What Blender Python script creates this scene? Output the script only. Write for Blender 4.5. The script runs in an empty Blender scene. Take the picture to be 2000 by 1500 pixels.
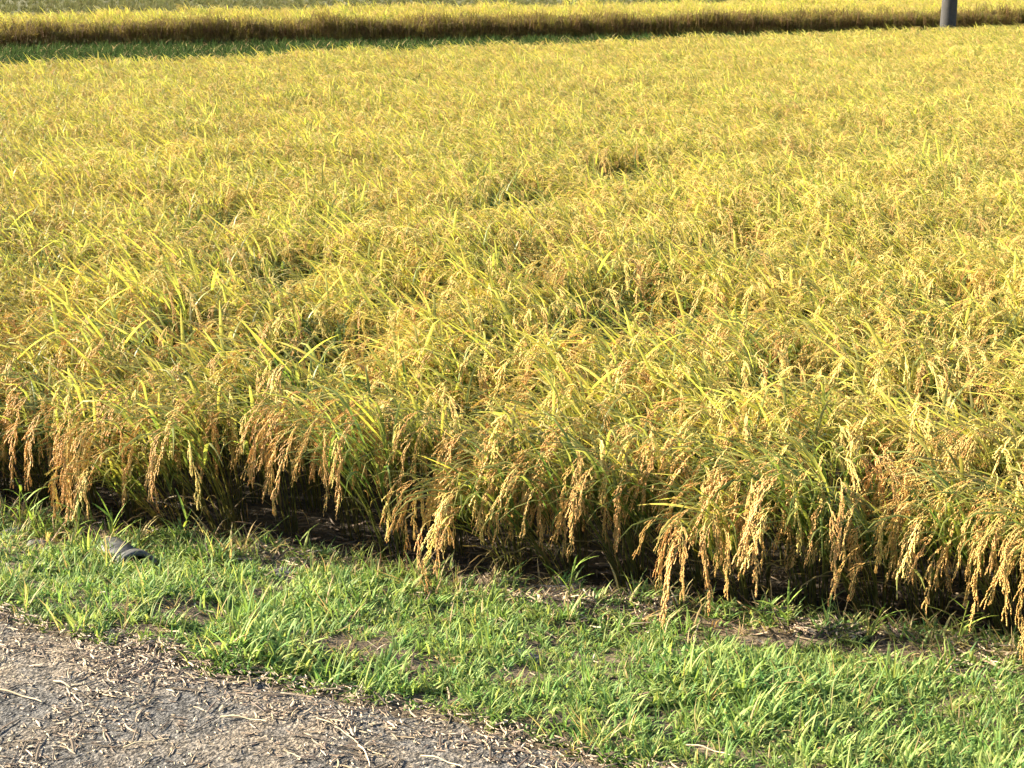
import bpy, math, random
import numpy as np
from mathutils import Vector, Matrix, Euler, noise

R = math.radians
rng = np.random.default_rng(11)
random.seed(11)
scene = bpy.context.scene
COL = scene.collection

# ------------------------------------------------------------------ camera
CAM_Z = 2.30
PITCH = R(16.3)
FPX = 2900.0                      # focal length in pixels of the 2000 x 1500 photograph
cam_d = bpy.data.cameras.new('camera')
cam_d.sensor_width = 36.0
cam_d.lens = 36.0 * FPX / 2000.0
cam_d.clip_start = 0.05
cam_d.clip_end = 3000
cam = bpy.data.objects.new('camera', cam_d)
COL.objects.link(cam)
cam.location = (0, 0, CAM_Z)
cam.rotation_euler = (R(90) - PITCH, 0, 0)
scene.camera = cam

# ------------------------------------------------------------------ light
SUN_EL = R(24)
SUN_AZ = R(104)                   # from straight behind the camera, turning to its left
to_sun = Vector((-math.sin(SUN_AZ) * math.cos(SUN_EL), -math.cos(SUN_AZ) * math.cos(SUN_EL), math.sin(SUN_EL)))
world = bpy.data.worlds.new('World')
scene.world = world
world.use_nodes = True
wn = world.node_tree
for n in list(wn.nodes):
    wn.nodes.remove(n)
sky = wn.nodes.new('ShaderNodeTexSky')
sky.sky_type = 'NISHITA'
sky.sun_disc = False
sky.sun_elevation = SUN_EL
sky.sun_rotation = math.atan2(to_sun.x, to_sun.y)
bg = wn.nodes.new('ShaderNodeBackground')
bg.inputs['Strength'].default_value = 0.06
wo = wn.nodes.new('ShaderNodeOutputWorld')
wn.links.new(sky.outputs[0], bg.inputs[0])
wn.links.new(bg.outputs[0], wo.inputs[0])
sun_d = bpy.data.lights.new('sun', 'SUN')
sun_d.energy = 5.0
sun_d.angle = R(0.6)
sun_d.color = (1.0, 0.88, 0.67)
sun = bpy.data.objects.new('sun', sun_d)
COL.objects.link(sun)
sun.rotation_euler = (-to_sun).to_track_quat('-Z', 'Y').to_euler()
scene.view_settings.view_transform = 'Standard'
scene.view_settings.look = 'None'
scene.view_settings.gamma = 1
scene.view_settings.exposure = 2.3
scene.cycles.max_bounces = 5
scene.cycles.transmission_bounces = 4
scene.cycles.diffuse_bounces = 4
scene.cycles.use_adaptive_sampling = True
scene.cycles.adaptive_threshold = 0.02

# ------------------------------------------------------------------ pixel <-> place
def at(px, py, z=0.0):
    """the point at height z seen at a pixel of the photograph"""
    u, v = (px - 1000) / FPX, (750 - py) / FPX
    d = Vector((u, math.cos(PITCH) + v * math.sin(PITCH), -math.sin(PITCH) + v * math.cos(PITCH)))
    t = (z - CAM_Z) / d.z
    return Vector((d.x * t, d.y * t, z))

def pix(x, y, z):
    dz = z - CAM_Z
    f = y * math.cos(PITCH) - dz * math.sin(PITCH)
    g = y * math.sin(PITCH) + dz * math.cos(PITCH)
    return 1000 + FPX * x / f, 750 - FPX * g / f

def nz(x, y, s=1.0, o=0.0):
    return noise.noise(Vector((x * s + o, y * s - o, o * 1.7)))

# ------------------------------------------------------------------ materials
def new_mat(name):
    m = bpy.data.materials.new(name)
    m.use_nodes = True
    t = m.node_tree
    for n in list(t.nodes):
        t.nodes.remove(n)
    return m, t, t.nodes.new('ShaderNodeOutputMaterial')

def leaf_mat(name, trans=0.4, rough=0.45, hue=0.03, val=0.35, tr_gain=(1.0, 1.0, 1.0), spec=0.4):
    """blade colour comes from the mesh, with drift from plant to plant; thin and see-through to light"""
    m, t, out = new_mat(name)
    N, L = t.nodes, t.links
    at_ = N.new('ShaderNodeVertexColor'); at_.layer_name = 'Col'
    oi = N.new('ShaderNodeObjectInfo')
    hs = N.new('ShaderNodeHueSaturation')
    mh = N.new('ShaderNodeMapRange'); mh.inputs[3].default_value = 0.5 - hue; mh.inputs[4].default_value = 0.5 + hue * 0.6
    mul = N.new('ShaderNodeMath'); mul.operation = 'MULTIPLY'; mul.inputs[1].default_value = 7.31
    fr = N.new('ShaderNodeMath'); fr.operation = 'FRACT'
    mv = N.new('ShaderNodeMapRange'); mv.inputs[3].default_value = 1 - val / 2; mv.inputs[4].default_value = 1 + val / 2
    L.new(oi.outputs['Random'], mh.inputs[0]); L.new(oi.outputs['Random'], mul.inputs[0])
    L.new(mul.outputs[0], fr.inputs[0]); L.new(fr.outputs[0], mv.inputs[0])
    L.new(mh.outputs[0], hs.inputs['Hue']); L.new(mv.outputs[0], hs.inputs['Value']); L.new(at_.outputs[0], hs.inputs['Color'])
    p = N.new('ShaderNodeBsdfPrincipled')
    p.inputs['Roughness'].default_value = rough
    p.inputs['Specular IOR Level'].default_value = spec
    L.new(hs.outputs[0], p.inputs['Base Color'])
    tr = N.new('ShaderNodeBsdfTranslucent')
    mx = N.new('ShaderNodeMix'); mx.data_type = 'RGBA'; mx.blend_type = 'MULTIPLY'; mx.inputs[0].default_value = 1
    mx.inputs[7].default_value = (*tr_gain, 1)
    L.new(hs.outputs[0], mx.inputs[6]); L.new(mx.outputs[2], tr.inputs[0])
    ms = N.new('ShaderNodeMixShader'); ms.inputs[0].default_value = trans
    L.new(p.outputs[0], ms.inputs[1]); L.new(tr.outputs[0], ms.inputs[2]); L.new(ms.outputs[0], out.inputs[0])
    return m

def earth_mat(name, stops, scale, rough=0.95, bump=0.6, scale2=None, speck=None):
    m, t, out = new_mat(name)
    N, L = t.nodes, t.links
    tc = N.new('ShaderNodeTexCoord')
    n1 = N.new('ShaderNodeTexNoise'); n1.inputs['Scale'].default_value = scale; n1.inputs['Detail'].default_value = 10; n1.inputs['Roughness'].default_value = 0.7
    L.new(tc.outputs['Object'], n1.inputs['Vector'])
    cr = N.new('ShaderNodeValToRGB')
    e = cr.color_ramp.elements
    while len(e) < len(stops):
        e.new(0.5)
    for k, (pos, c) in enumerate(stops):
        e[k].position = pos; e[k].color = (*c, 1)
    L.new(n1.outputs[0], cr.inputs[0])
    n2 = N.new('ShaderNodeTexNoise'); n2.inputs['Scale'].default_value = scale2 or scale * 14; n2.inputs['Detail'].default_value = 6; n2.inputs['Roughness'].default_value = 0.75
    L.new(tc.outputs['Object'], n2.inputs['Vector'])
    mr = N.new('ShaderNodeMapRange'); mr.inputs[1].default_value = 0.3; mr.inputs[2].default_value = 0.7; mr.inputs[3].default_value = 0.3; mr.inputs[4].default_value = 1.7
    L.new(n2.outputs[0], mr.inputs[0])
    mx = N.new('ShaderNodeMix'); mx.data_type = 'RGBA'; mx.blend_type = 'MULTIPLY'; mx.inputs[0].default_value = 1
    L.new(cr.outputs[0], mx.inputs[6]); L.new(mr.outputs[0], mx.inputs[7])
    if speck:
        v2 = N.new('ShaderNodeTexVoronoi'); v2.inputs['Scale'].default_value = speck
        L.new(tc.outputs['Object'], v2.inputs['Vector'])
        sx = N.new('ShaderNodeSeparateColor'); L.new(v2.outputs['Color'], sx.inputs[0])
        m2 = N.new('ShaderNodeMapRange'); m2.inputs[3].default_value = 0.35; m2.inputs[4].default_value = 1.65
        L.new(sx.outputs[0], m2.inputs[0])
        mx0 = mx
        mx = N.new('ShaderNodeMix'); mx.data_type = 'RGBA'; mx.blend_type = 'MULTIPLY'; mx.inputs[0].default_value = 1
        L.new(mx0.outputs[2], mx.inputs[6]); L.new(m2.outputs[0], mx.inputs[7])
    p = N.new('ShaderNodeBsdfPrincipled'); p.inputs['Roughness'].default_value = rough; p.inputs['Specular IOR Level'].default_value = 0.25
    L.new(mx.outputs[2], p.inputs['Base Color'])
    add = N.new('ShaderNodeMath'); add.operation = 'ADD'
    L.new(n2.outputs[0], add.inputs[0])
    vo = N.new('ShaderNodeTexVoronoi'); vo.inputs['Scale'].default_value = (scale2 or scale * 14) * 0.8
    L.new(tc.outputs['Object'], vo.inputs['Vector']); L.new(vo.outputs['Distance'], add.inputs[1])
    b = N.new('ShaderNodeBump'); b.inputs['Strength'].default_value = bump; b.inputs['Distance'].default_value = 0.02
    L.new(add.outputs[0], b.inputs['Height']); L.new(b.outputs[0], p.inputs['Normal'])
    L.new(p.outputs[0], out.inputs[0])
    return m

M_LEAF = leaf_mat('rice_leaf', trans=0.54, rough=0.42, hue=0.025, val=0.3, tr_gain=(1.15, 1.15, 0.7))
M_GRAIN = leaf_mat('rice_grain', trans=0.18, rough=0.55, hue=0.012, val=0.3, spec=0.3)
M_GRASS = leaf_mat('verge_grass', trans=0.42, rough=0.55, hue=0.03, val=0.5, tr_gain=(1.15, 1.1, 0.7), spec=0.2)
M_DULL = leaf_mat('bank_grass', trans=0.3, rough=0.8, hue=0.02, val=0.5, spec=0.05)
M_STRAW = leaf_mat('dry_straw', trans=0.1, rough=0.6, hue=0.02, val=0.6, spec=0.3)
M_SOIL = earth_mat('paddy_soil', [(0.3, (0.018, 0.014, 0.010)), (0.7, (0.045, 0.034, 0.023))], 3.0)
M_VERGE = earth_mat('verge_soil', [(0.3, (0.07, 0.052, 0.034)), (0.7, (0.19, 0.145, 0.095))], 5.0, scale2=60, bump=0.9)
M_ROAD = earth_mat('old_asphalt', [(0.35, (0.10, 0.098, 0.096)), (0.5, (0.135, 0.125, 0.113)), (0.64, (0.25, 0.20, 0.145))], 2.4, scale2=130, bump=0.8, speck=95)
M_STONE = earth_mat('field_stone', [(0.3, (0.06, 0.06, 0.06)), (0.7, (0.15, 0.145, 0.14))], 9.0, scale2=60, bump=0.5)
M_PIPE = earth_mat('weathered_pipe', [(0.3, (0.05, 0.053, 0.055)), (0.7, (0.10, 0.10, 0.10))], 12.0, rough=0.5, scale2=80, bump=0.1)
M_POLE = earth_mat('pole_concrete', [(0.3, (0.035, 0.034, 0.034)), (0.7, (0.06, 0.058, 0.056))], 6.0, scale2=70, bump=0.2)
M_METAL = earth_mat('dull_steel', [(0.3, (0.16, 0.16, 0.16)), (0.7, (0.3, 0.29, 0.28))], 15.0, rough=0.5, bump=0.1)
M_FARLAND = earth_mat('far_land', [(0.3, (0.075, 0.075, 0.03)), (0.7, (0.13, 0.125, 0.055))], 0.8, scale2=9, bump=0.3)

# ------------------------------------------------------------------ mesh helper
class MB:
    def __init__(self):
        self.v, self.f, self.c, self.m = [], [], [], []
    def add(self, vs, fs, col, mat=0):
        o = len(self.v)
        self.v.extend(vs)
        self.f.extend([tuple(i + o for i in f) for f in fs])
        if len(col) == len(vs) and not isinstance(col[0], (float, int, np.floating)):
            self.c.extend(col)
        else:
            self.c.extend([tuple(col)] * len(vs))
        self.m.extend([mat] * len(fs))
    def merge(self, other, mtx=None, mat=None):
        vs = other.v if mtx is None else [tuple(mtx @ Vector(p)) for p in other.v]
        o = len(self.v)
        self.v.extend(vs)
        self.f.extend([tuple(i + o for i in f) for f in other.f])
        self.c.extend(other.c)
        self.m.extend(other.m if mat is None else [mat] * len(other.f))
    def mesh(self, name, mats, smooth=True):
        me = bpy.data.meshes.new(name)
        me.from_pydata([tuple(p) for p in self.v], [], self.f)
        for mt in mats:
            me.materials.append(mt)
        if len(mats) > 1:
            me.polygons.foreach_set('material_index', self.m)
        ca = me.color_attributes.new('Col', 'FLOAT_COLOR', 'POINT')
        arr = np.ones((len(self.v), 4), dtype=np.float32)
        arr[:, :3] = np.array(self.c, dtype=np.float32)
        ca.data.foreach_set('color', arr.ravel())
        me.polygons.foreach_set('use_smooth', [smooth] * len(me.polygons))
        me.update()
        return me

def put(name, data, parent=None, loc=None, rot=None, scl=None, **props):
    o = bpy.data.objects.new(name, data)
    COL.objects.link(o)
    if parent: o.parent = parent
    if loc is not None: o.location = loc
    if rot is not None: o.rotation_euler = rot
    if scl is not None: o.scale = scl if hasattr(scl, '__len__') else (scl,) * 3
    for k, v in props.items():
        o[k] = v
    return o

def mixc(a, b, t):
    return tuple(x + (y - x) * t for x, y in zip(a, b))
def jit(c, s):
    k = 1 + random.uniform(-s, s)
    return tuple(max(0.0, x * k * (1 + random.uniform(-s, s) * 0.25)) for x in c)

def blade(mb, p0, az, el, length, width, droop, col0, col1, seg=5, twist=0.0, mat=0, sway=0.0, kink=None):
    """a leaf blade that leaves p0 at elevation el and bends down by droop radians along its length; folded along its midrib"""
    p = Vector(p0)
    vs, cs = [], []
    step = length / seg
    for i in range(seg + 1):
        t = i / seg
        e = el - droop * (t ** 1.4)
        if kink is not None and t > kink[0]:
            e -= kink[1]
        a = az + sway * t * t
        d = Vector((math.cos(a) * math.cos(e), math.sin(a) * math.cos(e), math.sin(e)))
        side = Vector((-math.sin(a), math.cos(a), 0))
        up = d.cross(side) * -1
        tw = twist * t
        s2 = side * math.cos(tw) + up * math.sin(tw)
        u2 = up * math.cos(tw) - side * math.sin(tw)
        w = width * 0.5 * (min(1.0, 0.45 + t * 3.0) if t < 0.25 else 1.0) * (1 - max(0, (t - 0.35) / 0.65) ** 1.6)
        w = max(w, width * 0.03)
        vs += [tuple(p - s2 * w + u2 * w * 0.35), tuple(p), tuple(p + s2 * w + u2 * w * 0.35)]
        c = mixc(col0, col1, t)
        cs += [c, tuple(x * 1.12 for x in c), c]
        p = p + d * step
    fs = []
    for i in range(seg):
        a = i * 3
        fs += [(a, a + 1, a + 4, a + 3), (a + 1, a + 2, a + 5, a + 4)]
    mb.add(vs, fs, cs, mat)

def tube(mb, pts, r0, r1, col0, col1, n=3, mat=0):
    vs, cs = [], []
    m = len(pts)
    for i, p in enumerate(pts):
        p = Vector(p)
        d = (Vector(pts[min(i + 1, m - 1)]) - Vector(pts[max(i - 1, 0)])).normalized()
        a = d.orthogonal().normalized()
        b = d.cross(a)
        r = r0 + (r1 - r0) * i / (m - 1)
        for k in range(n):
            th = 2 * math.pi * k / n
            vs.append(tuple(p + a * r * math.cos(th) + b * r * math.sin(th)))
            cs.append(mixc(col0, col1, i / (m - 1)))
    fs = []
    for i in range(m - 1):
        for k in range(n):
            fs.append((i * n + k, i * n + (k + 1) % n, (i + 1) * n + (k + 1) % n, (i + 1) * n + k))
    mb.add(vs, fs, cs, mat)

def grain(mb, p, d, L, r, col, mat=0):
    d = Vector(d).normalized()
    a = d.orthogonal().normalized()
    b = d.cross(a)
    p = Vector(p)
    m = p + d * L * 0.45
    vs = [tuple(p), tuple(m + a * r), tuple(m + b * r * 0.7), tuple(m - a * r), tuple(m - b * r * 0.7), tuple(p + d * L)]
    fs = [(0, 2, 1), (0, 3, 2), (0, 4, 3), (0, 1, 4), (5, 1, 2), (5, 2, 3), (5, 3, 4), (5, 4, 1)]
    mb.add(vs, fs, col, mat)

# ------------------------------------------------------------------ rice: panicle and leaf shapes shared by all plants
GOLD = (0.67, 0.49, 0.16)
TAN = (0.54, 0.31, 0.10)
def make_panicle(droop, length, nb, tan=False):
    mb = MB()
    seg = 12
    neck = 0.085
    p = Vector((0, 0, 0))
    pts, dirs = [p.copy()], []
    tot = neck + length
    for i in range(seg):
        t = i / (seg - 1)
        e = R(62) - droop * min(1.0, (t * 1.75)) ** 0.8
        e = max(e, R(-86))
        d = Vector((math.cos(e), 0.10 * math.sin(t * 3), math.sin(e))).normalized()
        p = p + d * tot / seg
        pts.append(p.copy()); dirs.append(d)
    tube(mb, pts, 0.0016, 0.0008, (0.42, 0.38, 0.12), jit(GOLD, 0.1))
    for b in range(nb):
        t = 0.28 + 0.72 * (b + random.random() * 0.6) / nb
        k = min(seg - 1, int(t * seg))
        base = pts[k].lerp(pts[k + 1], t * seg - k)
        d = dirs[k]
        ang = random.uniform(0, 6.283)
        o1 = d.orthogonal().normalized(); o2 = d.cross(o1)
        out = o1 * math.cos(ang) + o2 * math.sin(ang)
        bl = random.uniform(0.035, 0.075) * (1.15 - 0.5 * t)
        q = base.copy()
        ng = int(bl / 0.006)
        for g in range(ng):
            s = g / max(1, ng - 1)
            bd = (d * 0.9 + out * (0.40 - 0.28 * s) + Vector((0, 0, -0.35 * s))).normalized()
            q = q + bd * 0.006
            gd = (bd + Vector((random.uniform(-.4, .4), random.uniform(-.4, .4), random.uniform(-.4, .2)))).normalized()
            grain(mb, q, gd, random.uniform(0.009, 0.0115), 0.0029, jit(mixc(TAN, GOLD, random.random() * 0.6) if tan else mixc(GOLD, (0.70, 0.60, 0.17), random.random() * 0.9), 0.18))
    return mb

PAN_MB = [make_panicle(R(d), l, n) for d, l, n in ((140, .20, 18), (150, .22, 20), (125, .19, 17), (135, .21, 19), (145, .18, 17), (110, .20, 18))]
PAN_MB += [make_panicle(R(d), l, n, True) for d, l, n in ((150, .25, 20), (155, .27, 22), (140, .23, 19), (150, .26, 21), (145, .22, 18), (130, .25, 20))]
PAN_ME = [m.mesh('panicle', [M_GRAIN], smooth=False) for m in PAN_MB]

LEAF_A, LEAF_B = (0.62, 0.60, 0.10), (0.84, 0.76, 0.15)
def make_flag(length, width, droop, kink=None, sway=0.0):
    mb = MB()
    blade(mb, (0, 0, 0), 0.0, 0.0, length, width, droop, LEAF_A, LEAF_B, seg=6, twist=random.uniform(-0.5, 0.5), kink=kink, sway=sway)
    return mb
FLAG_MB = [make_flag(.33, .017, .3), make_flag(.28, .016, .5), make_flag(.36, .018, .15), make_flag(.31, .018, .1, kink=(0.6, 0.6)), make_flag(.26, .016, .4, sway=0.3), make_flag(.25, .024, .15), make_flag(.28, .025, .25, sway=-0.2)]
FLAG_ME = [m.mesh('leaf', [M_LEAF]) for m in FLAG_MB]

GREEN, OLIVE, STRAWC, BROWN = (0.115, 0.185, 0.04), (0.44, 0.42, 0.095), (0.46, 0.37, 0.15), (0.15, 0.105, 0.05)

def make_plant(lean, spread, height, nt, np_, nf, green=0.5, side_bias=0.94, hang=None, tan=None):
    tan_share = (0.15 if hang is None else 0.85) if tan is None else tan
    """one hill of rice: foliage (culms and lower leaves), and the places of its panicles and upper leaves"""
    fo = MB()
    pans, flags = [], []
    for t in range(nt):
        phi = 6.283 * (t + random.random() * 0.8) / nt
        b = Vector((math.cos(phi), math.sin(phi), 0)) * random.uniform(0.015, 0.05)
        out = random.uniform(0.3, 1.0) * spread
        h = height * random.uniform(0.86, 1.06)
        lx = random.uniform(0.6, 1.3)
        top = b + Vector((math.cos(phi) * out + lean[0] * lx, math.sin(phi) * out + lean[1] * lx, h))
        mid = b + Vector(((top.x - b.x) * 0.18, (top.y - b.y) * 0.18, h * 0.62))
        pts = []
        for i in range(6):
            s = i / 5
            pts.append(b * (1 - s) ** 2 + mid * 2 * s * (1 - s) + top * s * s)
        tube(fo, pts, 0.0028, 0.0018, jit(mixc(BROWN, GREEN, 0.4), 0.2), jit(mixc(GREEN, OLIVE, 0.7), 0.2))
        tg = (pts[5] - pts[4]).normalized()
        az_top = math.atan2(tg.y, tg.x)
        # panicle
        if t < np_:
            az = az_top + random.gauss(0, 0.45)
            pans.append((random.randrange(6) + (6 if random.random() < tan_share else 0), tuple(top), az, random.uniform(0.75, 1.25) * (1.0 if hang is None else 1.0), random.uniform(-0.25, 0.2)))
        # flag leaf
        fb = pts[4].lerp(pts[5], random.random() * 0.6)
        if random.random() < side_bias:
            az = math.pi + random.gauss(-0.42, 0.45)
        else:
            az = random.uniform(0, 6.283)
        el = random.uniform(R(6), R(46))
        k = random.randrange(5) if hang is None and random.random() < 0.8 else random.randrange(len(FLAG_MB))
        if len(flags) < nf:
            flags.append((k, tuple(fb), az, el, random.uniform(0.8, 1.15)))
        # lower leaves
        for j in range(2 + (hang is not None and t % 2)):
            s = (0.78, 0.62, 0.70)[j] + random.uniform(-.06, .06)
            q = b * (1 - s) ** 2 + mid * 2 * s * (1 - s) + top * s * s
            az = random.gauss(hang, 0.65) if hang is not None else random.gauss(math.pi - 0.3, 0.6) if j == 0 else az_top + random.gauss(0, 0.9)
            up = mixc(GREEN, OLIVE, min(1, max(0, (0.75, 0.15, 0.35)[j] + random.uniform(-.3, .4) + (0.5 - green))))
            tipc = mixc(up, STRAWC, random.random() * 0.7)
            blade(fo, q, az, random.uniform(R(45), R(78)), random.uniform(0.22, 0.38) if hang is None else random.uniform(.3, .46), random.uniform(0.010, 0.014), random.uniform(1.1, 2.4) if hang is None else random.uniform(1.5, 2.4),
                  jit(up, 0.25), jit(tipc, 0.25), seg=5, twist=random.uniform(-0.8, 0.8), sway=random.uniform(-0.4, 0.4))
        # withered leaf low on the culm
        if random.random() < 0.45:
            s = random.uniform(0.12, 0.4)
            q = b * (1 - s) ** 2 + mid * 2 * s * (1 - s) + top * s * s
            blade(fo, q, random.uniform(0, 6.283), random.uniform(R(10), R(60)), random.uniform(0.14, 0.26), 0.007, random.uniform(1.2, 2.8),
                  jit(BROWN, 0.3), jit(STRAWC, 0.3), seg=4, twist=random.uniform(-1.5, 1.5))
    return dict(foliage=fo, pans=pans, flags=flags)

def pan_mtx(p):
    k, loc, az, sc, tilt = p
    return Matrix.Translation(loc) @ Euler((tilt * 0.6, tilt, az), 'XYZ').to_matrix().to_4x4() @ Matrix.Diagonal((sc, sc, sc, 1))
def flag_mtx(f):
    k, loc, az, el, sc = f
    return Matrix.Translation(loc) @ Euler((0, -el, az), 'XYZ').to_matrix().to_4x4() @ Matrix.Diagonal((sc, sc, sc, 1))

def joined(pl, name, dull=1.0):
    mb = MB()
    mb.merge(pl['foliage'], None, 0)
    for p in pl['pans']:
        n0 = len(mb.c)
        mb.merge(PAN_MB[p[0]], pan_mtx(p), 1)
        if dull < 1: mb.c[n0:] = [(c[0] * dull, c[1] * dull * 0.9, c[2] * dull * 0.9) for c in mb.c[n0:]]  # darkens panicle colours where the far field edge should look shaded
    for f in pl['flags']:
        mb.merge(FLAG_MB[f[0]], flag_mtx(f), 0)
    return bpy.data.objects.new(name, mb.mesh(name, [M_LEAF, M_GRAIN]))

FIELD = [make_plant((-0.09, -0.03), random.uniform(0.13, 0.19), random.uniform(0.51, 0.59), 13, 12, 9) for _ in range(9)]
HOLLOW = [make_plant((-0.09, -0.05), 0.20, 0.50, 14, 4, 1, green=1.2, side_bias=0.4, tan=0.6) for _ in range(4)]
FRONT = [make_plant((-0.20 - 0.015 * j, -0.06 - 0.02 * j), random.uniform(0.12, 0.20), random.uniform(0.56, 0.62) - 0.02 * j, 18, 18, 4, green=0.95, hang=math.pi + 0.4) for j in range(6)]
SECOND = [make_plant((-0.16, -0.09), random.uniform(0.13, 0.19), random.uniform(0.53, 0.60), 15, 15, 4, green=0.85, hang=math.pi + 0.3) for _ in range(5)]
MID = [make_plant((-0.12, -0.07), random.uniform(0.13, 0.19), random.uniform(0.50, 0.58), 14, 14, 6, green=0.85, tan=0.5) for _ in range(6)]
def shaded_edge_plant():
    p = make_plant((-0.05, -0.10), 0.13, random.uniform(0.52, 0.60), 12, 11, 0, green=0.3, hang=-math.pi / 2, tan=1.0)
    p['foliage'].c = [mixc(c, (0.13, 0.09, 0.04), 0.75) for c in p['foliage'].c]  # shade on the far field's front face, put into the foliage as brown
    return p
FAR_SHADED_EDGE = [shaded_edge_plant() for _ in range(3)]
FAR = [make_plant((-0.05, -0.03), 0.14, random.uniform(0.56, 0.66), 11, 8, 9, green=0.5, tan=0.2) for _ in range(5)]
for p in FIELD + FRONT + SECOND + HOLLOW + MID:
    p['mesh'] = p['foliage'].mesh('foliage', [M_LEAF])

# ------------------------------------------------------------------ scattering of uncountable stuff (one object each)
def scatter(name, pts, rots, scls, idx, protos, **props):
    n = len(pts)
    me = bpy.data.meshes.new(name)
    me.vertices.add(n)
    me.vertices.foreach_set('co', np.asarray(pts, dtype=np.float32).ravel())
    a = me.attributes.new('rot', 'FLOAT_VECTOR', 'POINT'); a.data.foreach_set('vector', np.asarray(rots, dtype=np.float32).ravel())
    a = me.attributes.new('scl', 'FLOAT_VECTOR', 'POINT'); a.data.foreach_set('vector', np.asarray(scls, dtype=np.float32).ravel())
    a = me.attributes.new('idx', 'INT', 'POINT'); a.data.foreach_set('value', np.asarray(idx, dtype=np.int32))
    o = put(name, me, **props)
    o['kind'] = 'stuff'
    g = bpy.data.node_groups.new(name + '_scatter', 'GeometryNodeTree')
    g.interface.new_socket('Geometry', in_out='INPUT', socket_type='NodeSocketGeometry')
    g.interface.new_socket('Geometry', in_out='OUTPUT', socket_type='NodeSocketGeometry')
    N, L = g.nodes, g.links
    gi, go = N.new('NodeGroupInput'), N.new('NodeGroupOutput')
    m2p = N.new('GeometryNodeMeshToPoints')
    L.new(gi.outputs[0], m2p.inputs[0])
    iop = N.new('GeometryNodeInstanceOnPoints')
    join = N.new('GeometryNodeJoinGeometry')
    for po in reversed(protos):          # a join takes its links last first
        oi = N.new('GeometryNodeObjectInfo')
        oi.inputs['Object'].default_value = po
        oi.inputs['As Instance'].default_value = True
        L.new(oi.outputs['Geometry'], join.inputs[0])
    def attr(nm, dt):
        q = N.new('GeometryNodeInputNamedAttribute'); q.data_type = dt; q.inputs['Name'].default_value = nm
        return q.outputs['Attribute']
    e2r = N.new('FunctionNodeEulerToRotation')
    L.new(attr('rot', 'FLOAT_VECTOR'), e2r.inputs[0])
    L.new(m2p.outputs[0], iop.inputs['Points'])
    L.new(join.outputs[0], iop.inputs['Instance'])
    iop.inputs['Pick Instance'].default_value = True
    L.new(attr('idx', 'INT'), iop.inputs['Instance Index'])
    L.new(e2r.outputs[0], iop.inputs['Rotation'])
    L.new(attr('scl', 'FLOAT_VECTOR'), iop.inputs['Scale'])
    L.new(iop.outputs[0], go.inputs[0])
    md = o.modifiers.new('scatter', 'NODES')
    md.node_group = g
    return o

# ------------------------------------------------------------------ lie of the land
EDGE_Z, ROAD_Z = 0.13, 0.33
E0, E1 = at(0, 1000, EDGE_Z), at(2000, 1262, EDGE_Z)        # edge between grass verge and paddy
D0, D1 = at(0, 1215, ROAD_Z), at(1180, 1500, ROAD_Z)        # edge between road and verge
def line(p, q):
    d = (q - p); d.z = 0; d.normalize()
    return p.copy(), d, Vector((-d.y, d.x, 0))
EP, EU, EN = line(E0, E1)
DP, DU, DN = line(D0, D1)
def s_edge(x, y):
    return (x - EP.x) * EN.x + (y - EP.y) * EN.y + 0.05 * nz(x, y, 1.6, 4.0)
def s_road(x, y):
    return (x - DP.x) * DN.x + (y - DP.y) * DN.y + 0.05 * nz(x, y, 2.3, 9.0) + 0.02 * nz(x, y, 9, 2.0)
def sm(t):
    t = min(1, max(0, t)); return t * t * (3 - 2 * t)
def land(x, y):
    se, sr = s_edge(x, y), s_road(x, y)
    if se > 0:
        return EDGE_Z * (1 - sm(se / 0.16)) - 0.03 * sm(se / 0.16) + 0.035 * (nz(x, y, 7, 1.0) + 0.6 * nz(x, y, 17, 3.0))
    if sr < 0:
        return ROAD_Z - 0.012
    t = sr / max(1e-3, sr - se)
    z = ROAD_Z - 0.012 + (EDGE_Z - ROAD_Z) * sm(t)
    return z + 0.03 * min(1, sr / 0.15) * (nz(x, y, 3.0, 1.0) + 0.5 * nz(x, y, 8.0, 3.0)) + 0.035 * sm(1 + se / 0.15) * (nz(x, y, 7, 1.0) + 0.6 * nz(x, y, 17, 3.0))

def sheet(name, x0, x1, nx, y0, y1, ny, zf, mat, keep=None, **props):
    xs, ys = np.linspace(x0, x1, nx), np.linspace(y0, y1, ny)
    vs = [(x, y, zf(x, y)) for y in ys for x in xs]
    fs = []
    for j in range(ny - 1):
        for i in range(nx - 1):
            if keep is None or any(keep(xs[i + a], ys[j + b]) for a in (0, 1) for b in (0, 1)):
                a = j * nx + i
                fs.append((a, a + 1, a + nx + 1, a + nx))
    mb = MB(); mb.v = vs; mb.f = fs; mb.c = [(1, 1, 1)] * len(vs); mb.m = [0] * len(fs)
    return put(name, mb.mesh(name, [mat]), **props)

sheet('ground', -900, 900, 30, -300, 1500, 30, lambda x, y: -0.06, M_SOIL, kind='structure',
      label='dark bare paddy soil under the rice', category='ground')
sheet('verge', -7, 8, 520, 0.8, 9.0, 280, land, M_VERGE, keep=lambda x, y: s_edge(x, y) < 0.35 and s_road(x, y) > -0.4, kind='structure',
      label='brown earth bank under the green grass between road and rice', category='verge')
sheet('road', -9, 10, 260, -4, 8, 160, lambda x, y: ROAD_Z + 0.004 * nz(x, y, 5, 5) - 0.05 * sm((s_road(x, y) - 0.0) / 0.12), M_ROAD,
      keep=lambda x, y: s_road(x, y) < 0.10, kind='structure', label='grey worn asphalt farm road strewn with chopped straw', category='road')

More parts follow.
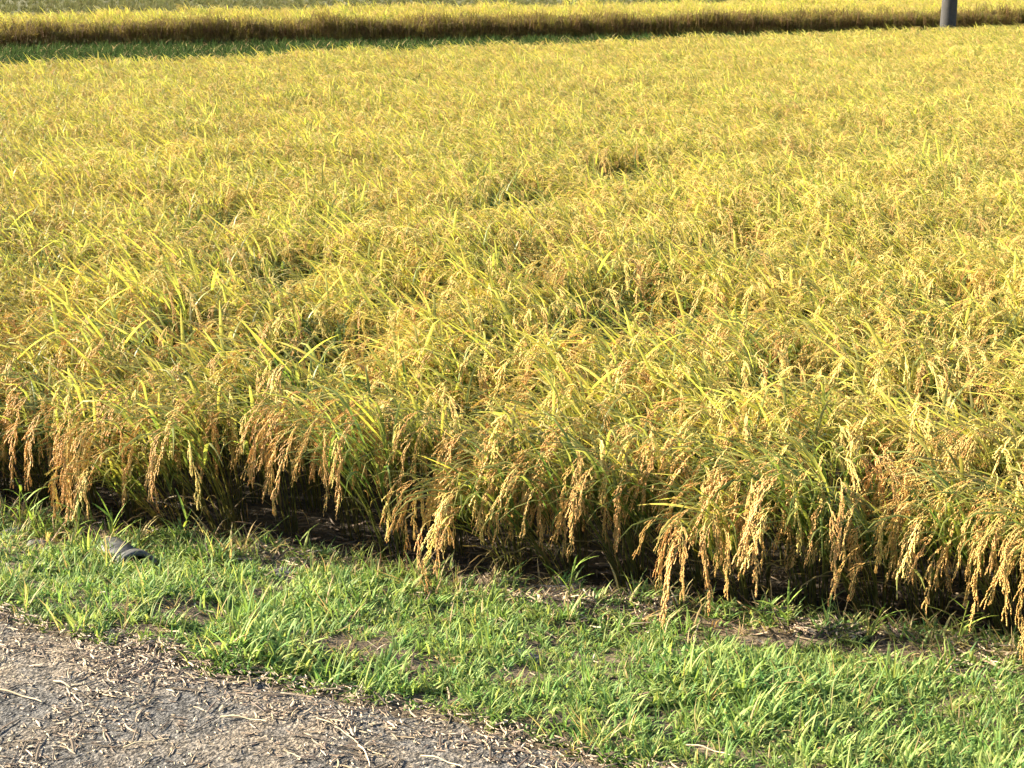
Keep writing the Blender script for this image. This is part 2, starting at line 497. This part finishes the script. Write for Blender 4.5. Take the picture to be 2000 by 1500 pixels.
# far edge of the near field, the bank, the second field, and the land beyond
CAN = 0.62
F0, F1 = at(0, 112, .66), at(2000, 40, .66)
G0, G1 = at(0, 46, CAN + 0.05), at(2000, 22, CAN + 0.05)
H0, H1 = at(0, 29, CAN + 0.05), at(1400, 4, CAN + 0.05)
FP, FU, FN = line(F0, F1)
GP, GU, GN_ = line(G0, G1)
HP, HU, HN = line(H0, H1)
def sd(P, Nn, x, y):
    return (x - P.x) * Nn.x + (y - P.y) * Nn.y
def bank_z(x, y):
    a, b = sd(FP, FN, x, y), -sd(GP, GN_, x, y)
    return -0.05 + 0.10 * sm(a / 1.5) * sm((b + 0.2) / 0.7) + 0.02 * nz(x, y, 1.2, 3)
sheet('bank', -30, 40, 120, 14, 60, 110, bank_z, M_VERGE, keep=lambda x, y: sd(FP, FN, x, y) > -0.3 and sd(GP, GN_, x, y) < 0.5, kind='structure',
      label='low earth bank between the two rice fields', category='bank')
sheet('far_land', -160, 160, 60, 20, 260, 60, lambda x, y: -0.02, M_FARLAND, keep=lambda x, y: sd(HP, HN, x, y) > -0.5, kind='structure',
      label='dull olive land beyond the second rice field', category='land')

# ------------------------------------------------------------------ the near rice field
DIPS = [(690, 650, .42, .5), (1330, 590, .45, .55), (860, 560, .3, .7), (1080, 500, .4, .7), (760, 735, .22, .65), (450, 640, .3, .6), (1830, 940, .3, .65), (600, 510, .35, .75),
        (300, 860, .25, .7), (1000, 760, .22, .7), (1180, 620, .3, .65), (1600, 700, .28, .7), (1900, 560, .35, .7), (1480, 470, .4, .75), (1250, 330, .5, .75), (480, 420, .4, .75), (1950, 760, .25, .65), (200, 520, .3, .75), (1060, 380, .4, .75)]
DIPS = [(at(px, py, 0.5), r * 1.05, k) for px, py, r, k in DIPS]
spots = []
ROWS = 0.28
k = 0
while True:
    s = 0.29 + ROWS * k
    if s > 40: break
    u = -14.0
    while u < 34:
        u += 0.23 * random.uniform(0.85, 1.15)
        p = EP + EU * (u + random.uniform(-.02, .02)) + EN * (s + random.uniform(-.04, .04))
        if p.y < 1.5 or sd(FP, FN, p.x, p.y) > -0.15: continue
        lim = 0.345 * p.y
        if not (-lim - 3.2 < p.x < lim + 2.2): continue
        h = 1.0 + 0.13 * nz(p.x, p.y, 0.9, 2.0) + 0.09 * nz(p.x, p.y, 2.4, 6.0) + random.gauss(0, .035)
        deep = False
        for c, r, kk in DIPS:
            d = math.hypot(p.x - c.x, (p.y - c.y) * 0.5)
            if d < r:
                h *= max(.72, kk) + (1 - max(.72, kk)) * sm(d / r); deep = deep or d < 0.75 * r
        if k == 0: h *= random.uniform(0.9, 1.05); p.y += random.uniform(-.05, .06)
        spots.append((k, p.x, p.y, h, deep))
    k += 1

inview = []
for i, (k, x, y, h, deep) in enumerate(spots):
    px, py = pix(x - 0.1, y, 0.45)
    if -40 < px < 2040 and py > 0:
        inview.append((y + 0.0 * abs(x), i))
inview.sort()
single = {i for _, i in inview[:300]}

ORD = 'first second third fourth fifth sixth seventh eighth ninth tenth eleventh twelfth thirteenth fourteenth fifteenth sixteenth seventeenth eighteenth nineteenth twentieth'.split() + ['far'] * 20
def place_plant(pl, loc, rz, sc, label, group):
    root = put('rice_plant', None, loc=loc, rot=(0, 0, rz), scl=sc, label=label, category='rice plant', group=group)
    root.empty_display_size = 0.1
    put('foliage', pl['mesh'], root, kind='stuff')
    for p in pl['pans']:
        o = put('panicle', PAN_ME[p[0]], root); o.matrix_local = pan_mtx(p)
    for f in pl['flags']:
        o = put('leaf', FLAG_ME[f[0]], root); o.matrix_local = flag_mtx(f)
    return root

GAPS = ((490, 720), (870, 1000), (1545, 1630), (1800, 1900), (200, 330))
mp, mr, ms, mi = [], [], [], []
for i, (k, x, y, h, deep) in enumerate(spots):
    rz = random.gauss(0, 0.45)
    w = random.uniform(0.92, 1.1)
    gap = nz(x, y, 1.1, 12.0)
    fpx = pix(x, y, 0.1)[0]
    if k == 0 and any(a < fpx < b for a, b in GAPS):
        if 500 < fpx < 700 or 880 < fpx < 985: continue
        kind = 1
        y += 0.07
    else:
        kind = 0 if k == 0 else (3 if deep and random.random() < 0.8 else 1 if k == 1 else 4 if random.random() < 0.85 - k / 15 + 0.9 * nz(x, y, 0.7, 17.0) else 2)
    if i in single:
        pl = random.choice(FRONT[2:] if fpx > 900 else FRONT[:4]) if kind == 0 else random.choice((FRONT, SECOND, FIELD, HOLLOW, MID)[kind])
        if kind == 3:
            lab, grp = 'low green leafy rice plant with few panicles in a dark hollow of the %s row' % ORD[k], 'low rice plants in hollows of the field'
        elif k == 0 and kind == 1:
            lab, grp = 'upright rice plant of the front row standing back over a dark gap', 'rice plants in the front row along the verge'
        elif k == 0:
            lab, grp = 'ripe rice plant in the front row, panicles hanging over the grass verge', 'rice plants in the front row along the verge'
        elif k <= 2:
            lab, grp = 'drooping golden rice plant in the %s row in from the grass verge' % ORD[k], 'rice plants just behind the front row'
        else:
            lab, grp = 'golden rice plant in the %s row in from the grass verge' % ORD[k], 'rice plants inside the near part of the field'
        place_plant(pl, (x, y, -0.05), rz * 0.7, (w, w, h), lab, grp)
    else:
        mp.append((x, y, -0.05)); mr.append((0, 0, rz)); ms.append((w, w, h))
        mi.append(random.randrange(6) if kind == 0 else 6 + random.randrange(5) if kind == 1 else 11 + random.randrange(9) if kind == 2 else 20 + random.randrange(4) if kind == 3 else 24 + random.randrange(6))
protos = [joined(p, 'rice_hill') for p in FRONT + SECOND + FIELD + HOLLOW + MID]
scatter('rice_crop', mp, mr, ms, mi, protos, label='dense golden ripe rice filling the field between the front rows and the far bank', category='rice crop')

# second field beyond the bank
mp, mr, ms, mi = [], [], [], []
s = 0.15
while s < 26:
    u = -25.0
    while u < 60:
        u += 0.24 * random.uniform(0.85, 1.15)
        p = GP + GU * u + GN_ * (s + random.uniform(-.05, .05))
        if sd(HP, HN, p.x, p.y) > -0.2 or abs(p.x) > 0.36 * p.y + 3: continue
        h = 1.06 + 0.22 * nz(p.x, p.y, 0.7, 2.0) + random.gauss(0, 0.11)
        mp.append((p.x, p.y, -0.05)); mr.append((0, 0, random.uniform(-.6, .6))); edge = s < 1.2
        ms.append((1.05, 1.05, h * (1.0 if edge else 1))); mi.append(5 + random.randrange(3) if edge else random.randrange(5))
    s += 0.28
scatter('rice_crop', mp, mr, ms, mi, [joined(p, 'far_rice_hill') for p in FAR] + [joined(p, 'far_rice_hill', 0.36) for p in FAR_SHADED_EDGE], label='strip of pale ripe rice with a front edge coloured brown for shade in the second field beyond the bank', category='rice crop')

# ------------------------------------------------------------------ grass
def make_tuft(n, hmin, hmax, w, cols, spread=0.03, elmin=25, elmax=82, dr=(0.2, 1.6), dry=0.08, mat=None):
    mb = MB()
    for _ in range(n):
        az = random.uniform(0, 6.283)
        r = random.uniform(0, spread)
        a2 = random.uniform(0, 6.283)
        c = random.choice(cols)
        if random.random() < dry: c = (0.46, 0.37, 0.17)
        blade(mb, (r * math.cos(a2), r * math.sin(a2), -0.01), az, R(random.uniform(elmin, elmax)), random.uniform(hmin, hmax), random.uniform(*w),
              random.uniform(*dr), jit(tuple(x * 0.85 for x in c), 0.2), jit(c, 0.25), seg=4, twist=random.uniform(-0.7, 0.7), sway=random.uniform(-.5, .5))
    return bpy.data.objects.new('tuft', mb.mesh('tuft', [mat or M_GRASS]))
GC = [(0.175, 0.28, 0.075), (0.235, 0.345, 0.095), (0.105, 0.195, 0.055), (0.30, 0.38, 0.12)]
T_V = [make_tuft(random.randint(18, 26), 0.03, 0.085, (0.005, 0.0095), GC, spread=0.04, elmin=10, dr=(0.3, 2.2), dry=0.03) for _ in range(8)]
T_W = [make_tuft(14, 0.02, 0.045, (0.011, 0.017), [(0.14, 0.26, 0.065), (0.22, 0.34, 0.085)], spread=0.05, elmin=15, elmax=70, dr=(0.3, 1.2), dry=0) for _ in range(4)]
T_D = [make_tuft(9, 0.05, 0.13, (0.003, 0.006), [(0.40, 0.31, 0.14), (0.30, 0.22, 0.11), (0.22, 0.28, 0.07)], elmin=5, elmax=60, dry=0.3) for _ in range(4)]
T_L = [make_tuft(6, 0.08, 0.16, (0.005, 0.008), GC, elmin=35, elmax=85, dr=(0.3, 1.4), dry=0.15) for _ in range(4)]

BARE = [(355, 1195, 95, 22), (665, 1262, 95, 26), (835, 1300, 40, 20), (1020, 1325, 42, 24), (1110, 1165, 120, 22), (930, 1130, 90, 14), (1480, 1245, 130, 24), (1780, 1275, 160, 24), (60, 1070, 50, 18), (180, 1050, 70, 18), (300, 1235, 60, 12), (1260, 1195, 80, 14)]
vp, vr, vs_, vi = [], [], [], []
n = 0
for _ in range(60000):
    x, y = random.uniform(-4.5, 5.0), random.uniform(1.6, 8.2)
    se, sr = s_edge(x, y), s_road(x, y)
    if se > 0.06 or sr < 0.0: continue
    if abs(x) > 0.345 * y + 2.2: continue
    z = land(x, y)
    px, py = pix(x, y, z)
    bare = 0.0
    for bx, by, rx, ry in BARE:
        q = ((px - bx) / rx) ** 2 + ((py - by) / ry) ** 2
        bare = max(bare, 0.95 - 0.6 * q)
    bare += 0.6 * max(0, nz(x, y, 2.4, 20.0) - 0.2)
    edge = sm(sr / 0.12)
    if random.random() > edge * 0.88 - bare:
        if bare > 0.3 and random.random() < 0.22:
            vp.append((x, y, z)); vr.append((0, 0, random.uniform(0, 6.28))); s = random.uniform(.5, .9); vs_.append((s, s, s)); vi.append(8 + random.randrange(4))
        continue
    s = random.uniform(0.55, 1.1) * (0.7 + 0.3 * edge) * (1 + 0.55 * nz(x, y, 2.2, 7))
    kk = random.randrange(8)
    u = random.random()
    if u < 0.03: kk = 8 + random.randrange(4)
    elif u > 0.94 - 0.4 * max(0, nz(x, y, 1.3, 40.0)): kk = 16 + random.randrange(4)
    elif u < 0.10 or (se > -0.12 and u < 0.16): kk = 12 + random.randrange(4)
    if se > -0.22 and random.random() < 0.22: kk = 8 + random.randrange(4); s *= 1.5
    vp.append((x, y, z)); vr.append((random.gauss(0, .12), random.gauss(0, .12), random.uniform(0, 6.28))); vs_.append((s, s, s)); vi.append(kk)
print('verge tufts', len(vp), 'rice', len(spots))
scatter('grass', vp, vr, vs_, vi, T_V + T_D + T_L + T_W, label='short bright green grass covering the verge beside the road', category='grass')

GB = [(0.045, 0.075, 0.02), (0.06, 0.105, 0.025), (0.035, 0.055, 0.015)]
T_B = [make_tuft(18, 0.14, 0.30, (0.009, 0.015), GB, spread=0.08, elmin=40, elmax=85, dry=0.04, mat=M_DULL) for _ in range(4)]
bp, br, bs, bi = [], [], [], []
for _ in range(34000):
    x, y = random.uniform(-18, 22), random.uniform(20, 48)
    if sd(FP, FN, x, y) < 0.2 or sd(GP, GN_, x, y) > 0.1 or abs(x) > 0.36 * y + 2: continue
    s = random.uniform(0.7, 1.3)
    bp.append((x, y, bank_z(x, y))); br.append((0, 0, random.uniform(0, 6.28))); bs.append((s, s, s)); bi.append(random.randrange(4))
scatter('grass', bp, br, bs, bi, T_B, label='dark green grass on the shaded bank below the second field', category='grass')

GO = [(0.13, 0.13, 0.045), (0.17, 0.16, 0.06), (0.10, 0.115, 0.04)]
T_O = [make_tuft(16, 0.16, 0.32, (0.012, 0.02), GO, spread=0.10, elmin=40, elmax=85, dry=0.0, mat=M_DULL) for _ in range(3)]
bp, br, bs, bi = [], [], [], []
for _ in range(9000):
    y = random.uniform(36, 95); x = random.uniform(-0.38, 0.3) * y
    if sd(HP, HN, x, y) < 0.3: continue
    s = random.uniform(0.9, 1.4)
    bp.append((x, y, -0.02)); br.append((0, 0, random.uniform(0, 6.28))); bs.append((s, s, s)); bi.append(random.randrange(3))
scatter('grass', bp, br, bs, bi, T_O, label='dull olive low growth on the land beyond the second field', category='grass')

# ------------------------------------------------------------------ straw litter
def make_straw(L, w, h, bend, col):
    """a flattened bent piece of straw with a little thickness"""
    mb = MB()
    n = 3
    vs = []
    for i in range(n + 1):
        t = i / n - 0.5
        x, yy, zz = L * t, bend * L * (0.25 - t * t), h * 0.5 + L * 0.06 * random.random()
        ww = w * 0.5 * (1 if 0 < i < n else 0.55)
        vs += [(x, yy - ww, zz - h / 2), (x, yy + ww, zz - h / 2), (x, yy, zz + h / 2)]
    fs = [(0, 1, 2), (n * 3, n * 3 + 2, n * 3 + 1)]
    for i in range(n):
        a, b = i * 3, i * 3 + 3
        fs += [(a, a + 1, b + 1, b), (a + 1, a + 2, b + 2, b + 1), (a + 2, a, b, b + 2)]
    mb.add(vs, fs, col)
    return mb
SC = [(0.38, 0.285, 0.175), (0.48, 0.37, 0.24), (0.27, 0.195, 0.12), (0.12, 0.088, 0.06), (0.54, 0.44, 0.30)]
STR = []
for j in range(10):
    L = (0.009, 0.013, 0.018, 0.022, 0.028, 0.045, 0.010, 0.015, 0.06, 0.008)[j]
    STR.append(bpy.data.objects.new('straw_bit', make_straw(L, random.uniform(.0025, .005), random.uniform(.0008, .0016), random.uniform(-.25, .25), SC[j % 5]).mesh('straw_bit', [M_STRAW], smooth=False)))
lp, lr, ls, li = [], [], [], []
for _ in range(300000):
    x, y = random.uniform(-3.6, 2.6), random.uniform(1.8, 5.6)
    sr = s_road(x, y)
    if sr > 0.10 or sr < -2.6 or abs(x) > 0.345 * y + 1.2: continue
    dens = 0.12 + 1.6 * max(0, nz(x, y, 2.0, 31.0) + 0.02) + 0.5 * max(0, nz(x, y, 6.0, 13.0)) + (0.5 if sr > -0.12 else 0)
    if random.random() > dens * 0.62: continue
    s = random.uniform(0.6, 1.4)
    lp.append((x, y, ROAD_Z + 0.003)); lr.append((random.gauss(0, .06), random.gauss(0, .04), random.uniform(0, 6.28))); ls.append((s, s * random.uniform(.8, 1.6), s)); li.append(random.choice((0, 0, 1, 1, 2, 3, 4, 6, 6, 7, 7, 9, 9, 2, 3, 5, 8)))
for _ in range(2600):                        # withered leaves and stalks on the mud at the foot of the front row
    u, q = random.uniform(-1.5, 6.5), random.uniform(-0.05, 0.75)
    p = EP + EU * u + EN * q
    z = max(land(p.x, p.y), -0.055) if s_edge(p.x, p.y) < 0.3 else -0.055
    s = random.uniform(1.2, 4.0)
    lp.append((p.x, p.y, z + 0.006)); lr.append((random.gauss(0, .3), random.gauss(0, .3), random.uniform(0, 6.28))); ls.append((s, s * 0.7, s)); li.append(3)
for _ in range(5200):                        # pale dry straw along the foot of the rice
    u, q = random.uniform(0.6, 6.0), -abs(random.gauss(0.05, 0.13))
    p = EP + EU * u + EN * q
    if s_road(p.x, p.y) < 0.1 or nz(p.x, p.y, 2.0, 51.0) < -0.1: continue
    s = random.uniform(1.0, 2.6)
    lp.append((p.x, p.y, land(p.x, p.y) + 0.008)); lr.append((random.gauss(0, .25), random.gauss(0, .25), random.uniform(0, 6.28))); ls.append((s, s * 0.8, s)); li.append(random.choice((1, 4, 5, 8, 0)))
for _ in range(16000):                       # dry bits in the bare places of the verge
    x, y = random.uniform(-4, 4.5), random.uniform(1.6, 7.5)
    if s_edge(x, y) > 0.02 or s_road(x, y) < 0.02 or abs(x) > 0.345 * y + 1.2: continue
    z = land(x, y); px, py = pix(x, y, z)
    bare = max([1.2 - 0.6 * (((px - bx) / rx) ** 2 + ((py - by) / ry) ** 2) for bx, by, rx, ry in BARE] + [0.25])
    if random.random() > bare: continue
    s = random.uniform(0.7, 2.0)
    lp.append((x, y, z + 0.004)); lr.append((random.gauss(0, .25), random.gauss(0, .25), random.uniform(0, 6.28))); ls.append((s, s, s)); li.append(random.choice((3, 4, 5, 8, 2, 6)))
print('litter', len(lp))
scatter('straw_litter', lp, lr, ls, li, STR, label='chopped pale straw and husk bits strewn over the road', category='straw litter')

def long_straw(px0, py0, px1, py1, label, w=0.006, col=(0.62, 0.49, 0.30), sag=0.12):
    a, b = at(px0, py0, ROAD_Z + 0.006), at(px1, py1, ROAD_Z + 0.006)
    c = (a + b) / 2
    d = b - a; nrm = Vector((-d.y, d.x, 0)).normalized()
    pts = []
    for i in range(9):
        t = i / 8
        p = a.lerp(b, t) + nrm * d.length * sag * (t * (1 - t)) * 2 + Vector((0, 0, 0.006 * math.sin(t * 5) ** 2)) - c
        pts.append(p)
    mb = MB(); tube(mb, pts, w * 0.6, w * 0.3, col, mixc(col, (0.7, 0.6, 0.4), 0.5), n=5)
    put('straw', mb.mesh('straw', [M_STRAW]), loc=c, label=label, category='straw', group='long straws lying on the road')
long_straw(-30, 1346, 82, 1374, 'thick pale straw lying on the open road')
long_straw(618, 1402, 700, 1456, 'long straw lying across the road beside the grass', w=0.004)
long_straw(700, 1455, 722, 1500, 'short bent straw end on the road by the grass', w=0.004)
long_straw(822, 1476, 905, 1502, 'straight pale straw lying near the road edge', w=0.004)
long_straw(1340, 1455, 1425, 1478, 'pale straw caught in the grass by the road edge', w=0.004)
long_straw(240, 1460, 330, 1446, 'thin dry straw lying alone on the open road', w=0.0035)
long_straw(430, 1400, 520, 1412, 'pale straw lying on the road among husk litter', w=0.004)
long_straw(105, 1330, 150, 1352, 'short stout straw near the thick pale one', w=0.006)

# ------------------------------------------------------------------ pipe and stones at the field edge
def drain_pipe():
    a, b = at(185, 1070, EDGE_Z + 0.04), at(268, 1114, EDGE_Z + 0.04)
    d = (b - a).normalized(); L = 0.34
    root = put('drain_pipe', None, loc=(b.x, b.y, land(b.x, b.y) - 0.012), label='dark grey drain pipe end half buried in the grass at the field edge', category='pipe')
    root.rotation_euler = (0, R(-9), math.atan2(d.y, d.x) - 0.25)
    def ring(mb, prof, n=28):
        vs = [(x, r * math.cos(2 * math.pi * k / n), r * math.sin(2 * math.pi * k / n)) for x, r in prof for k in range(n)]
        fs = [(i * n + k, i * n + (k + 1) % n, (i + 1) * n + (k + 1) % n, (i + 1) * n + k) for i in range(len(prof) - 1) for k in range(n)]
        mb.add(vs, fs, (1, 1, 1))
    m = MB(); ring(m, [(-L, .070), (-.03, .070), (-.03, .060), (-L, .060)])
    put('shaft', m.mesh('shaft', [M_PIPE]), root)
    m = MB(); ring(m, [(-.05, .0705), (-.045, .080), (.0, .080), (.004, .077), (.004, .064), (0, .0605), (-.05, .0605)])
    put('collar', m.mesh('collar', [M_PIPE]), root)
drain_pipe()

def stone(px, py, w, d, h, label, seed):
    p = at(px, py, EDGE_Z + 0.02)
    z = land(p.x, p.y)
    import bmesh
    bm = bmesh.new(); bmesh.ops.create_icosphere(bm, subdivisions=3, radius=1.0)
    for v in bm.verts:
        q = v.co.copy()
        f = 1 + 0.28 * noise.noise(q * 1.3 + Vector((seed, 0, 0))) + 0.10 * noise.noise(q * 3.5 + Vector((0, seed, 0)))
        q *= f
        for nrm, lim in ((Vector((0.5, -0.6, 0.6)), .72), (Vector((-.7, -.3, .5)), .75), (Vector((0.1, 0.2, 1)), .7)):
            nn = nrm.normalized(); e = q.dot(nn) - lim
            if e > 0: q -= nn * e * 0.85
        v.co = (q.x * w / 2, q.y * d / 2, q.z * h / 2)
    me = bpy.data.meshes.new('stone'); bm.to_mesh(me); bm.free(); me.materials.append(M_STONE)
    put('stone', me, loc=(p.x, p.y, z - h * 0.12), rot=(0, 0, seed), label=label, category='stone', group='stones along the field edge')
stone(28, 1030, .13, .10, .10, 'pale topped grey stone among tall grass at the field edge', 1.0)
stone(70, 1062, .10, .08, .07, 'dark grey stone low in the grass beside the pale topped one', 6.0)
stone(188, 1068, .12, .09, .07, 'brownish grey stone next to the drain pipe', 2.2)
stone(400, 1068, .14, .09, .07, 'flat grey stone under the rice between drain pipe and dark stone', 3.1)
stone(548, 1118, .11, .09, .08, 'dark stone in the grass under the gap in the rice', 4.7)
stone(1022, 1325, .12, .09, .06, 'dark grey stone sunk in a hollow of the grass verge', 5.5)

# taller weeds at the foot of the rice
def weed(px, py, h, nb, lean, label, col=(0.24, 0.36, 0.07)):
    p = at(px, py, EDGE_Z + 0.01)
    z = land(p.x, p.y)
    root = put('weed', None, loc=(p.x, p.y, z - 0.01), label=label, category='weed', group='tall weeds at the foot of the rice')
    m = MB()
    pts = [(lean * h * (i / 6) ** 1.6, -0.02 * (i / 6), h * (i / 6)) for i in range(7)]
    tube(m, pts, 0.003, 0.0015, mixc(col, (0.4, 0.38, 0.15), .4), col, n=4)
    put('stem', m.mesh('stem', [M_GRASS]), root)
    for j in range(nb):
        s = 0.15 + 0.8 * j / nb
        q = Vector((lean * h * s ** 1.6, -0.02 * s, h * s))
        m = MB()
        blade(m, (0, 0, 0), 0, R(random.uniform(30, 65)), random.uniform(.07, .15), random.uniform(.006, .011), random.uniform(.4, 1.5), jit(col, .2), jit(col, .2), seg=5, twist=random.uniform(-.5, .5))
        put('leaf', m.mesh('leaf', [M_GRASS]), root, loc=q, rot=(0, 0, random.uniform(0, 6.28)))
for a in ((40, 1030, .20, 6, .1, 'upright green weed beside the pale topped stone'),
          (70, 1040, .26, 5, -.2, 'tall thin weed between stones at the field edge'),
          (150, 1052, .16, 6, .2, 'slim weed just before the drain pipe'),
          (222, 1060, .16, 8, .05, 'bushy yellow green weed behind the drain pipe'),
          (350, 1060, .17, 4, .35, 'leaning bright grass stalk under the rice'),
          (600, 1085, .12, 5, -.3, 'low weed before the dark gap in the rice'),
          (1110, 1170, .16, 6, .15, 'tufted weed at the edge of the bare strip'),
          (1540, 1215, .13, 6, -.1, 'small weed in front of the drooping rice'),
          (1700, 1235, .15, 6, .25, 'upright weed below the thick hanging panicles'),
          (1870, 1255, .18, 6, .1, 'tall weed by the end of the front row')):
    weed(*a)

# ------------------------------------------------------------------ utility pole on the far bank
pb = at(1853, 46, CAN)
pb = FP + FU * ((pb - FP).dot(FU)) + FN * 1.0
sc_ = pb.y / 30.0
pole = put('utility_pole', None, loc=(at(1852, 40, 0.6).x * pb.y / at(1852, 40, 0.6).y, pb.y, 0.15), label='dark grey round utility pole standing on the bank behind the rice', category='utility pole')
m = MB()
n = 28
prof = [(-.3, .19), (0, .19), (9.0, .12), (9.06, .11), (9.07, .001)]
vs = [(r * math.cos(2 * math.pi * k / n), r * math.sin(2 * math.pi * k / n), z) for z, r in prof for k in range(n)]
fs = [(i * n + k, i * n + (k + 1) % n, (i + 1) * n + (k + 1) % n, (i + 1) * n + k) for i in range(len(prof) - 1) for k in range(n)]
m.add(vs, fs, (1, 1, 1))
put('shaft', m.mesh('shaft', [M_POLE]), pole)
for j in range(8):
    m = MB(); sgn = 1 if j % 2 else -1
    tube(m, [(sgn * .17, 0, 0), (sgn * .33, 0, 0.0), (sgn * .335, 0, 0.03)], .009, .009, (1, 1, 1), (1, 1, 1), n=6)
    put('step_bolt', m.mesh('step_bolt', [M_METAL]), pole, loc=(0, 0, 2.2 + 0.45 * j))
